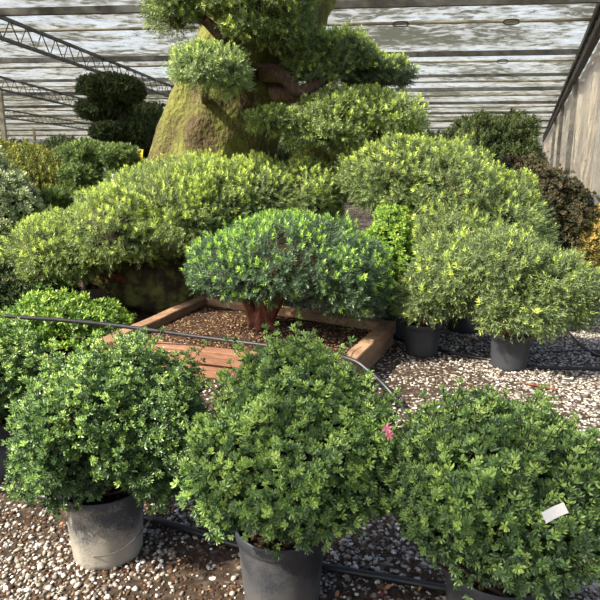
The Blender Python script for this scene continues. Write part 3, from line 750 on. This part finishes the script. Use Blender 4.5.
shrub('leafy_shrub', 'low glossy bright green shrub under the stretched black hose', 'shrub',
      [B(14, 297, 100, 352, 5.6, .4), B(70, 304, 126, 350, 5.7, .35), B(-5, 325, 60, 372, 5.3, .3), B(35, 330, 110, 366, 5.35, .3)], 3000, 'azalea_lime', 101, L=.05, k=7, new=.5, t0=.36, tv=.4, skw=dict(lump=.22, freq=6, prot=.2))
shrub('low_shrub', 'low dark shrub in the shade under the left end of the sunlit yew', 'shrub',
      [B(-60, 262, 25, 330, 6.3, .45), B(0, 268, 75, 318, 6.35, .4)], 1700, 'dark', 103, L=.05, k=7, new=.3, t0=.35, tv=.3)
shrub('variegated_shrub', 'pale variegated shrub at the left edge beside the dwarf pine', 'shrub',
      [B(-60, 152, 24, 245, 7.4, .55), B(-40, 172, 37, 245, 7.2, .5), B(-60, 220, 22, 290, 7.1, .5)], 3000, 'variegated', 105, L=.055, k=8, new=.4, t0=.45, tv=.3)
shrub('golden_hedge', 'yellow-green clipped hedge behind the variegated shrub', 'hedge',
      [B(-60, 142, 40, 215, 9.6, .8), B(0, 150, 72, 225, 9.4, .8), B(30, 165, 85, 235, 9.3, .6)], 4200, 'gold', 109, kind='yew', S=.16, m=12, L=.05, W=.014, new=.3, t0=.42, tv=.3, up=1.4)
shrub('dwarf_pine', 'layered green pine left of the mossy trunk', 'tree',
      [B(62, 143, 112, 164, 8.5, .4), B(96, 147, 138, 169, 8.4, .35), B(64, 166, 100, 184, 8.2, .35), B(108, 171, 134, 190, 8.2, .3), B(36, 190, 84, 214, 8.0, .4), B(78, 186, 118, 208, 8.1, .4)], 2300, 'pine', 113, kind='yew', S=.10, m=20, L=.06, W=.010, new=.35, t0=.42, tv=.4, core=.55, r=.035, base=P(85, 215, 8.3)*np.array([1, 1, 0]))
shrub('dark_pine', 'dark spreading pine low behind the layered green pine', 'tree',
      [B(40, 140, 90, 168, 11.8, .6), B(38, 150, 75, 185, 11.6, .5), B(95, 170, 145, 205, 11.3, .6)], 2200, 'dark', 117, kind='yew', S=.14, m=18, L=.07, W=.012, new=.2, t0=.45, tv=.3, core=.6, r=.04, zc=None)
# cloud pruned conifer
bt = P(118, 170, 12.5); bt[2] = 0
ct = thing('cloud_pruned_conifer', bt, 'dark conifer clipped into stacked cushions under the roof truss', 'tree')
for k, (x0, y0, x1, y1) in enumerate(((80, 76, 140, 99), (79, 100, 131, 121), (94, 124, 130, 141), (122, 120, 160, 146), (104, 80, 143, 103))):
    crown('foliage_cushion', [B(x0, y0, x1, y1, 12.5+(k % 2)*.3, .55)], 1300, [M['dark'], M['twig']], ct, 'yew', None, 120+k, core=.75, S=.10, m=14, L=.06, W=.016, new=.25, t0=.6, tv=.4, scatter_kw=dict(depth=.18, lump=.07, freq=5, under=-.9, back=.7))
mk('trunk', tube([bt, P(112, 150, 12.5), P(122, 120, 12.6), P(110, 92, 12.6)], [.16, .13, .10, .06], 10, 16, rough=.06), M['twig'], ct)
mk('limb', tube([P(118, 135, 12.6), P(130, 130, 12.5), P(142, 132, 12.5)], [.09, .06, .04], 8, 8, rough=.06), M['twig'], ct)
shrub('dark_conifer', 'dark olive conifer behind the stacked cushions, half hidden by the mossy trunk', 'tree',
      [B(122, 105, 175, 160, 15.0, .8), B(120, 125, 170, 185, 14.8, .8)], 2600, 'dark', 131, kind='yew', S=.14, m=14, L=.07, W=.017, new=.6, t0=.5, tv=.4, r=.05, zc=None)
shrub('golden_shrub', 'small yellow-green shrub between the mossy trunk and the right yew', 'shrub',
      [B(292, 152, 338, 200, 7.7, .4), B(310, 157, 348, 200, 7.7, .4)], 1700, 'gold', 135, kind='yew', S=.13, m=12, L=.045, W=.012, new=.4, t0=.62, tv=.3, up=1.2)
shrub('green_shrub', 'small dark green upright shrub right beside the mossy trunk', 'shrub',
      [B(262, 139, 302, 190, 9.4, .5)], 1200, 'pine', 139, kind='yew', S=.13, m=12, L=.05, W=.012, new=.2, t0=.35, tv=.3, up=1.2)

# ---------------------------------------------------------------- right background plants
shrub('dark_conifer', 'dark green upright conifer beyond the tall right yew, near the curtain', 'tree',
      [B(448, 118, 500, 175, 11.0, .7), B(490, 116, 535, 172, 11.2, .6), B(460, 140, 540, 190, 10.8, .7), B(465, 122, 520, 160, 11, .6)], 4200, 'dark', 143, kind='yew', S=.15, m=14, L=.06, W=.015, new=.5, t0=.55, tv=.4, r=.05, up=1.1, core=.68)
shrub('bronze_shrub', 'round bronze-leaved shrub in front of the curtain on the right', 'shrub',
      [B(495, 166, 565, 255, 9.0, .7), B(520, 176, 586, 262, 9.0, .7), B(480, 160, 545, 215, 9.3, .6)], 5200, 'bronze', 147, L=.045, k=8, new=.5, t0=.45, tv=.5, r=.03)
shrub('amber_shrub', 'amber and green shrub at the right edge behind the bronze one', 'shrub',
      [B(566, 212, 606, 272, 8.6, .35), B(588, 205, 630, 258, 8.6, .4)], 2200, 'amber', 151, L=.05, k=8, new=.4, t0=.45, tv=.4, r=.03)
for k, (px, py0, py1, Y, wd_) in enumerate(((-30, 138, 170, 26, 80), (420, 135, 175, 24, 70), (330, 138, 175, 27, 60))):
    shrub('far_shrub', ['dark green shrub far back at the left edge', 'dark green shrub far back beside the right yew', 'dark green shrub far back in the gap beside the golden shrub'][k], 'shrub',
          [B(px-wd_, py0, px+wd_, py1+18, Y, 1.2)], 1600, 'dark', 160+k, kind='yew', S=.3, m=12, L=.16, W=.04, new=.2, t0=.5, tv=.4, r=.06, zc=None)

# ---------------------------------------------------------------- hoses
def hose(name, pts, r, label, cat='hose', n=90, mat='hose', group=None):
    o = mk(name, tube(pts, r, 10, n), M[mat], origin=np.array(pts[len(pts)//2])*np.array([1, 1, 0]))
    return tag(o, label, cat, group)
h0 = P(0, 315, 4.75); h1 = P(60, 320, 4.78); h2 = P(120, 328.5, 4.62)
hose('irrigation_hose', [np.array([-4.3, 4.8, .02]), np.array([-3.3, 4.75, .66]), h0, h1, P(120, 326, 4.78), P(200, 337, 4.68), P(270, 346, 4.52), P(343, 357, 4.34), P(370, 372, 4.2), P(393, 395, 4.04), G(410, 420, .018), G(440, 470, .018), np.array([1.0, 2.6, .018]), np.array([2.2, 2.4, .018])], .0165,
     'black hose stretched across the corner of the timber planter', n=150)
hose('irrigation_hose', [G(-60, 480, .016), G(0, 488, .016), G(45, 497, .016), G(155, 520, .016), G(240, 546, .016), G(322, 566, .016), G(400, 580, .016), G(450, 589, .016), G(560, 602, .016), G(680, 625, .016)], .0165,
     'black hose lying on the gravel behind the front pots', n=120)
hose('irrigation_hose', [G(640, 372, .014), G(600, 369, .014), G(530, 366, .014), G(440, 350, .014), G(392, 337, .014)], .015,
     'black hose on the gravel around the rightmost dark pot', n=60)
hose('irrigation_hose', [G(568, 332, .014), G(580, 344, .014), G(600, 357, .014), G(650, 375, .014)], .015, 'curved black hose on the gravel at the right edge', n=50)
hose('drip_tube', [G(545, 352, .008), G(575, 351, .008), G(610, 350, .008)], .008, 'thin black tube on the gravel behind the curved hose', 'tube', n=30)
hose('drip_tube', [P(150, 500, 2.24), P(160, 502, 2.26), P(150, 520, 2.24), P(128, 545, 2.20), P(105, 556, 2.19), G(78, 555, .004), G(60, 540, .004), G(48, 520, .004)], .0022, 'thin drip tube looped round the mud-splashed pot', 'tube', n=60, mat='wire')
hose('drip_tube', [G(160, 562, .004), G(200, 548, .004), G(232, 535, .004)], .002, 'thin drip tube on bare soil left of the middle pot', 'tube', n=30, mat='wire')
hose('drip_tube', [G(330, 592, .004), G(352, 588, .004), G(378, 578, .02), G(388, 574, .035)], .002, 'thin drip tube on soil right of the middle pot', 'tube', n=30, mat='wire')
hose('drip_tube', [P(75, 322, 4.77), P(72, 335, 4.75), P(84, 338, 4.72)], .003, 'short thin tube dangling from the stretched hose', 'tube', n=20, mat='wire')
hose('drip_tube', [P(358, 343, 4.72), P(350, 347, 4.6), P(345, 356, 4.37)], .004, 'thin tube over the right board of the timber planter', 'tube', n=20, mat='wire')

# wood chips among the pebbles
def dens_chip(p): return np.clip(.5+.5*vn(p, 3.1)-.35*np.clip((p[:, 0]-.6)/1.2, 0, 1), .03, 1)*outside_box(p)
o = mk('wood_chips', [pebble_parts(15000, (-1.7, 2.0), (1.6, 3.4), dens_chip, .005, .016, 31, flat=.35, tint=(.16, .18)),
                      pebble_parts(9000, (-2.6, 3.6), (3.4, 6.0), dens_chip, .008, .020, 32, flat=.35, tint=(.18, .18))], M['chips'])
tag(o, 'brown wood chips and plant litter between the pebbles', 'wood chips', kind='stuff')

# ---------------------------------------------------------------- fallen leaves and twig
def fallen(px, py, s, rot, mat, label):
    c = G(px, py, .012); rng = np.random.default_rng(int(px))
    n = 8; V = []
    for i in range(n+1):
        q = i/n; wdt = s*.38*math.sin(PI*min(1, q*.94+.03))**.8
        for j in (-1, -.5, 0, .5, 1):
            x = s*(q-.5)*2*.6; y = wdt*j; z = .006+.008*abs(j)*s/.03+.006*math.sin(q*4+px)
            V.append(c+np.array([x*math.cos(rot)-y*math.sin(rot), x*math.sin(rot)+y*math.cos(rot), z]))
    F = [(i*5+j, i*5+j+1, (i+1)*5+j+1, (i+1)*5+j) for i in range(n) for j in range(4)]
    o = mk('fallen_leaf', [part(V, F, smooth=True)], M[mat], origin=c)
    o.modifiers.new('thick', 'SOLIDIFY').thickness = .0008
    tag(o, label, 'leaf')
fallen(388, 590, .030, .2, 'dryleaf', 'larger tan dry leaf on soil right of the middle pot')
fallen(337, 596, .022, 1.0, 'dryleaf', 'small tan dry leaf at the bottom edge beside the middle pot')
fallen(420, 591, .018, .6, 'dryleaf', 'small pale dry leaf beside the right pot')
fallen(383, 598, .030, .1, 'redleaf', 'dark red leaf at the bottom edge right of the middle pot')
fallen(62, 526, .022, .5, 'dryleaf', 'brown dry leaf on the gravel left of the mud-splashed pot')
o = mk('fallen_stick', tube([G(522, 383, .012), G(540, 386, .02), G(556, 390, .014)], [.006, .012, .010], 8, 14, rough=.1), M['redbark'], origin=G(540, 386, 0))
tag(o, 'reddish stick lying on the gravel behind the right azalea', 'stick')

# small yellow marker and white post far left
c = P(139, 157, 12.0)
o = mk('yellow_marker', [box(c+np.array([-.05, 0, -.25]), c+np.array([.02, .02, .15]), .14, .02, up=(0, 1, 0))], M['yellow'], origin=c)
tag(o, 'small yellow marker hanging beside the mossy trunk', 'marker')
hose('white_stake', [P(113.5, 185, 7.9)*np.array([1, 1, 0]), P(113.5, 174, 7.9)], .028, 'short white stake rising behind the layered pine', 'stake', n=8, mat='tag')

# ---------------------------------------------------------------- greenhouse roof
YAW = math.radians(5.0)
ax_ = np.array([math.sin(YAW), math.cos(YAW), 0]); pp_ = np.array([math.cos(YAW), -math.sin(YAW), 0])
W0 = np.array([6.15, 13.2, 0]); wd_ = nrm(np.array([.352, .936, 0]))
ZR = 4.72
def wall_w(s):
    # where the cross line at distance s meets the right wall
    A = np.array([[pp_[0], -wd_[0]], [pp_[1], -wd_[1]]]); b = (W0-ax_*s)[:2]
    return np.linalg.solve(A, b)[0]
beams = [(12.0, 1), (17.3, 1), (21.4, 0), (25.2, 1), (30.6, 1), (36.4, 1), (43, 1), (51, 1), (60, 1)]
ORD = ['nearest', 'second nearest', 'third nearest', 'fourth nearest', 'fifth nearest', 'sixth nearest', 'seventh nearest', 'eighth nearest', 'farthest']
for k, (s, big) in enumerate(beams):
    a = ax_*s+pp_*(-46)+np.array([0, 0, ZR-.14]); b = ax_*s+pp_*(wall_w(s)-.1)+np.array([0, 0, ZR-.14])
    o = mk('roof_beam', [box(a, b, .09 if big else .06,   .13 if big else .09)], M['beam'], origin=a*.5+b*.5)
    tag(o, 'grey steel beam across the roof, %s of the beams' % ORD[k], 'beam', 'roof cross beams')
rails = [13.8, 18.8, 23.2, 27.8, 33.2, 39.5]
for k, s in enumerate(rails):
    a = ax_*s+pp_*(-46)+np.array([0, 0, ZR-.10]); b = ax_*s+pp_*(wall_w(s)-.1)+np.array([0, 0, ZR-.10])
    o = mk('roof_rail', tube([a, b], .035, 8, 3), M['steel_pale'], origin=a*.5+b*.5)
    tag(o, 'thin pale rail across the roof, %s of the rails' % (ORD[k] if k < 5 else 'farthest'), 'rail', 'thin roof rails')
# oval cable clips on the near rails
for k, (s, w_) in enumerate(((13.8, .93), (13.8, 3.2), (18.8, 4.2))):
    c = ax_*(s-.05)+pp_*w_+np.array([0, 0, ZR-.125]); V = []
    a = np.linspace(0, 2*PI, 24, endpoint=False)
    pts = [c+pp_*(.16*np.sign(math.cos(x))*abs(math.cos(x))**.6)+np.array([0, 0, .05*math.sin(x)]) for x in list(a)+[a[0]]]
    o = mk('cable_clip', tube(pts, .012, 6, 48), M['steel_dark'], origin=c)
    tag(o, ['oval dark cable clip on the nearest rail, above the tree pads', 'oval dark cable clip on the nearest rail, toward the right wall', 'oval dark cable clip on the second nearest rail'][k], 'clip')
# film, sagging between beams
edges = [10.2]+[s for s, b in beams if b]+[72]
V = []; rows = []
rng = np.random.default_rng(3)
ss = []
for e0, e1 in zip(edges[:-1], edges[1:]):
    for q in np.linspace(0, 1, 13)[:-1]: ss.append((e0+(e1-e0)*q, math.sin(PI*q)))
ss.append((72, 0))
nw = 90
for s, sag in ss:
    w1 = wall_w(s)+.3
    for i in range(nw+1):
        w_ = -46+(w1+46)*i/nw
        z = ZR+.02-.02*sag+.10*sag*abs(math.sin(w_*.55+.3*math.sin(s)))+.025*sag*math.sin(w_*2.3+s*1.7)
        V.append(ax_*s+pp_*w_+np.array([0, 0, z]))
n1 = nw+1
near0 = len(V)
F = [(j*n1+i, j*n1+i+1, (j+1)*n1+i+1, (j+1)*n1+i) for j in range(len(ss)-1) for i in range(nw)]
shade_V = [np.array([x, y, ZR+.02-.06*math.sin(PI*(y+5)/6.2)]) for y in np.linspace(-5, 1.2, 8) for x in np.linspace(-4.4, 9, 20)]  # unseen near sheet, added and sized to shade the middle and right azaleas
shade_F = [(j*20+i, j*20+i+1, (j+1)*20+i+1, (j+1)*20+i) for j in range(7) for i in range(19)]
o = mk('ceiling_and_shade_sheet', [part(V, F, smooth=True), part(shade_V, shade_F, smooth=True)], M['film']); o['kind'] = 'structure'

# lattice trusses
def truss(a, b, label, zt=4.60, zb=4.19, step=.62, mat='beam', cr=.045, post=None):
    a = np.array([a[0], a[1], 0.]); b = np.array([b[0], b[1], 0.])
    root = thing('roof_truss', a*.5+b*.5, label, 'truss', 'lattice roof trusses')
    up = np.array([0, 0, 1.])
    for z in (zt, zb): mk('chord', [box(a+up*z, b+up*z, cr*1.4, cr*1.6)], M[mat], root)
    n = int(np.linalg.norm(b-a)/step); ps = []
    for k in range(n):
        p = a+(b-a)*k/n; q_ = a+(b-a)*(k+.5)/n; r = a+(b-a)*(k+1)/n
        ps += tube([p+up*zb, q_+up*zt], cr*.30, 5, 2); ps += tube([q_+up*zt, r+up*zb], cr*.30, 5, 2)
    mk('lattice', ps, M[mat], root)
    return root
truss(np.array([-6.35, 9.9]), np.array([-3.9, 33.]), 'lattice truss slanting from upper left, the nearest one')
truss(np.array([-10.5, 14.]), np.array([-9.2, 42.]), 'lattice truss second from the front at the left')
truss(np.array([-16.4, 22.]), np.array([-15.2, 50.]), 'small distant lattice truss at the far left')
truss(W0+wd_*(-3.2)+np.array([-.12, 0, 0]), W0+wd_*58+np.array([-.12, 0, 0]), 'dark lattice truss along the top of the right curtain wall', step=.8, mat='steel_dark', cr=.10)
# diagonal tie rods under the nearest truss
# posts
for k, (px, py0, Y) in enumerate(((115, 66, 24.5), (1.5, 108, 22.0), (34, 131, 44.0))):
    t_ = P(px, py0, Y); b_ = t_*np.array([1, 1, 0])
    o = mk('roof_post', [box(b_, np.array([t_[0], t_[1], 4.2]), .14, .14, up=(0, 1, 0))], M['steel_pale'], origin=b_)
    tag(o, ['pale roof post behind the stacked cushion conifer', 'pale roof post at the left edge', 'small distant roof post above the golden hedge'][k], 'post', 'roof posts')
o = mk('brace', tube([P(122, 87, 15.6), P(162, 128, 15.6), P(258, 226, 15.6)], .035, 8, 8), M['steel_pale'], origin=P(258, 226, 15.6)*np.array([1, 1, 0]))
tag(o, 'slanting pale pipe between the cushion conifer and the trunk', 'pipe')

# right curtain wall
V = []
ks = np.linspace(-4, 62, 265); hz = np.linspace(1.16, 4.35, 25)
for k in ks:
    for z in hz:
        q = (z-1.16)/3.2
        off = .05*math.sin(k*1.3+2*q)*math.sin(PI*q)+.02*math.sin(k*4.1+q*5)
        V.append(W0+wd_*k+np.array([wd_[1], -wd_[0], 0])*(.10+off)+np.array([0, 0, z]))
nh = len(hz)
F = [(i*nh+j, i*nh+j+1, (i+1)*nh+j+1, (i+1)*nh+j) for i in range(len(ks)-1) for j in range(nh-1)]
o = mk('wall_right', [part(V, F, smooth=True)], M['curtain']); o['kind'] = 'structure'
POS = ['nearest', 'second', 'third', 'fourth', 'fifth']
for k in range(4):
    b_ = W0+wd_*(-2+8.5*k)+np.array([-.04, 0, 0]) if k else W0+wd_*(-2.5)
    o = mk('wall_post', [box(b_, b_+np.array([0, 0, 4.25]), .13, .10, up=(0, 1, 0))], M['steel'], origin=b_)
    tag(o, 'grey post of the right curtain wall, %s from the front' % POS[k], 'post', 'curtain wall posts')
o = mk('curtain_rail', tube([W0+wd_*(-4)+np.array([0.03, 0, 1.16]), W0+wd_*62+np.array([.03, 0, 1.16])], .03, 8, 3), M['steel_dark'], origin=W0+wd_*10)
tag(o, 'dark rail along the bottom hem of the right curtain', 'rail')
# far end wall
a = ax_*72+pp_*(-48); b = ax_*72+pp_*(wall_w(72)+2)
V = [a, b, b+np.array([0, 0, ZR+.1]), a+np.array([0, 0, ZR+.1])]
o = mk('wall_back', [part(V, [(0, 1, 2, 3)])], M['endwall']); o['kind'] = 'structure'

# ---------------------------------------------------------------- light
world = bpy.data.worlds.new('World'); scene.world = world; world.use_nodes = True
nt = world.node_tree; bg = nt.nodes['Background']
sky = nt.nodes.new('ShaderNodeTexSky'); sky.sky_type = 'NISHITA'; sky.sun_disc = False
SUN = nrm(np.array([-.80, -.38, .80]))
sky.sun_elevation = math.asin(SUN[2]); sky.sun_rotation = math.atan2(SUN[0], SUN[1])
sky.air_density = 1.0; sky.dust_density = 4.0
nt.links.new(sky.outputs[0], bg.inputs['Color']); bg.inputs['Strength'].default_value = .15
ld = bpy.data.lights.new('sun', 'SUN'); ld.energy = 6.8; ld.angle = math.radians(.8); ld.color = (1, .92, .75)
lo = bpy.data.objects.new('sun', ld); COL.objects.link(lo)
lo.rotation_euler = Vector([float(x) for x in SUN]).to_track_quat('Z', 'Y').to_euler(); lo.location = (-6, -3, 9)

# ---------------------------------------------------------------- camera
cd = bpy.data.cameras.new('camera'); cam = bpy.data.objects.new('camera', cd); COL.objects.link(cam)
cam.location = (0, 0, CAM_H); cam.rotation_euler = (PI/2-TH, 0, 0)
cd.sensor_width = 36; cd.lens = 36; cd.clip_end = 300
scene.camera = cam
vs = scene.view_settings
vs.view_transform = 'Standard'; vs.look = 'None'; vs.exposure = 0.62; vs.gamma = 1; vs.use_curve_mapping = False
for o in bpy.data.objects:
    if '_o' in o.keys(): del o['_o']
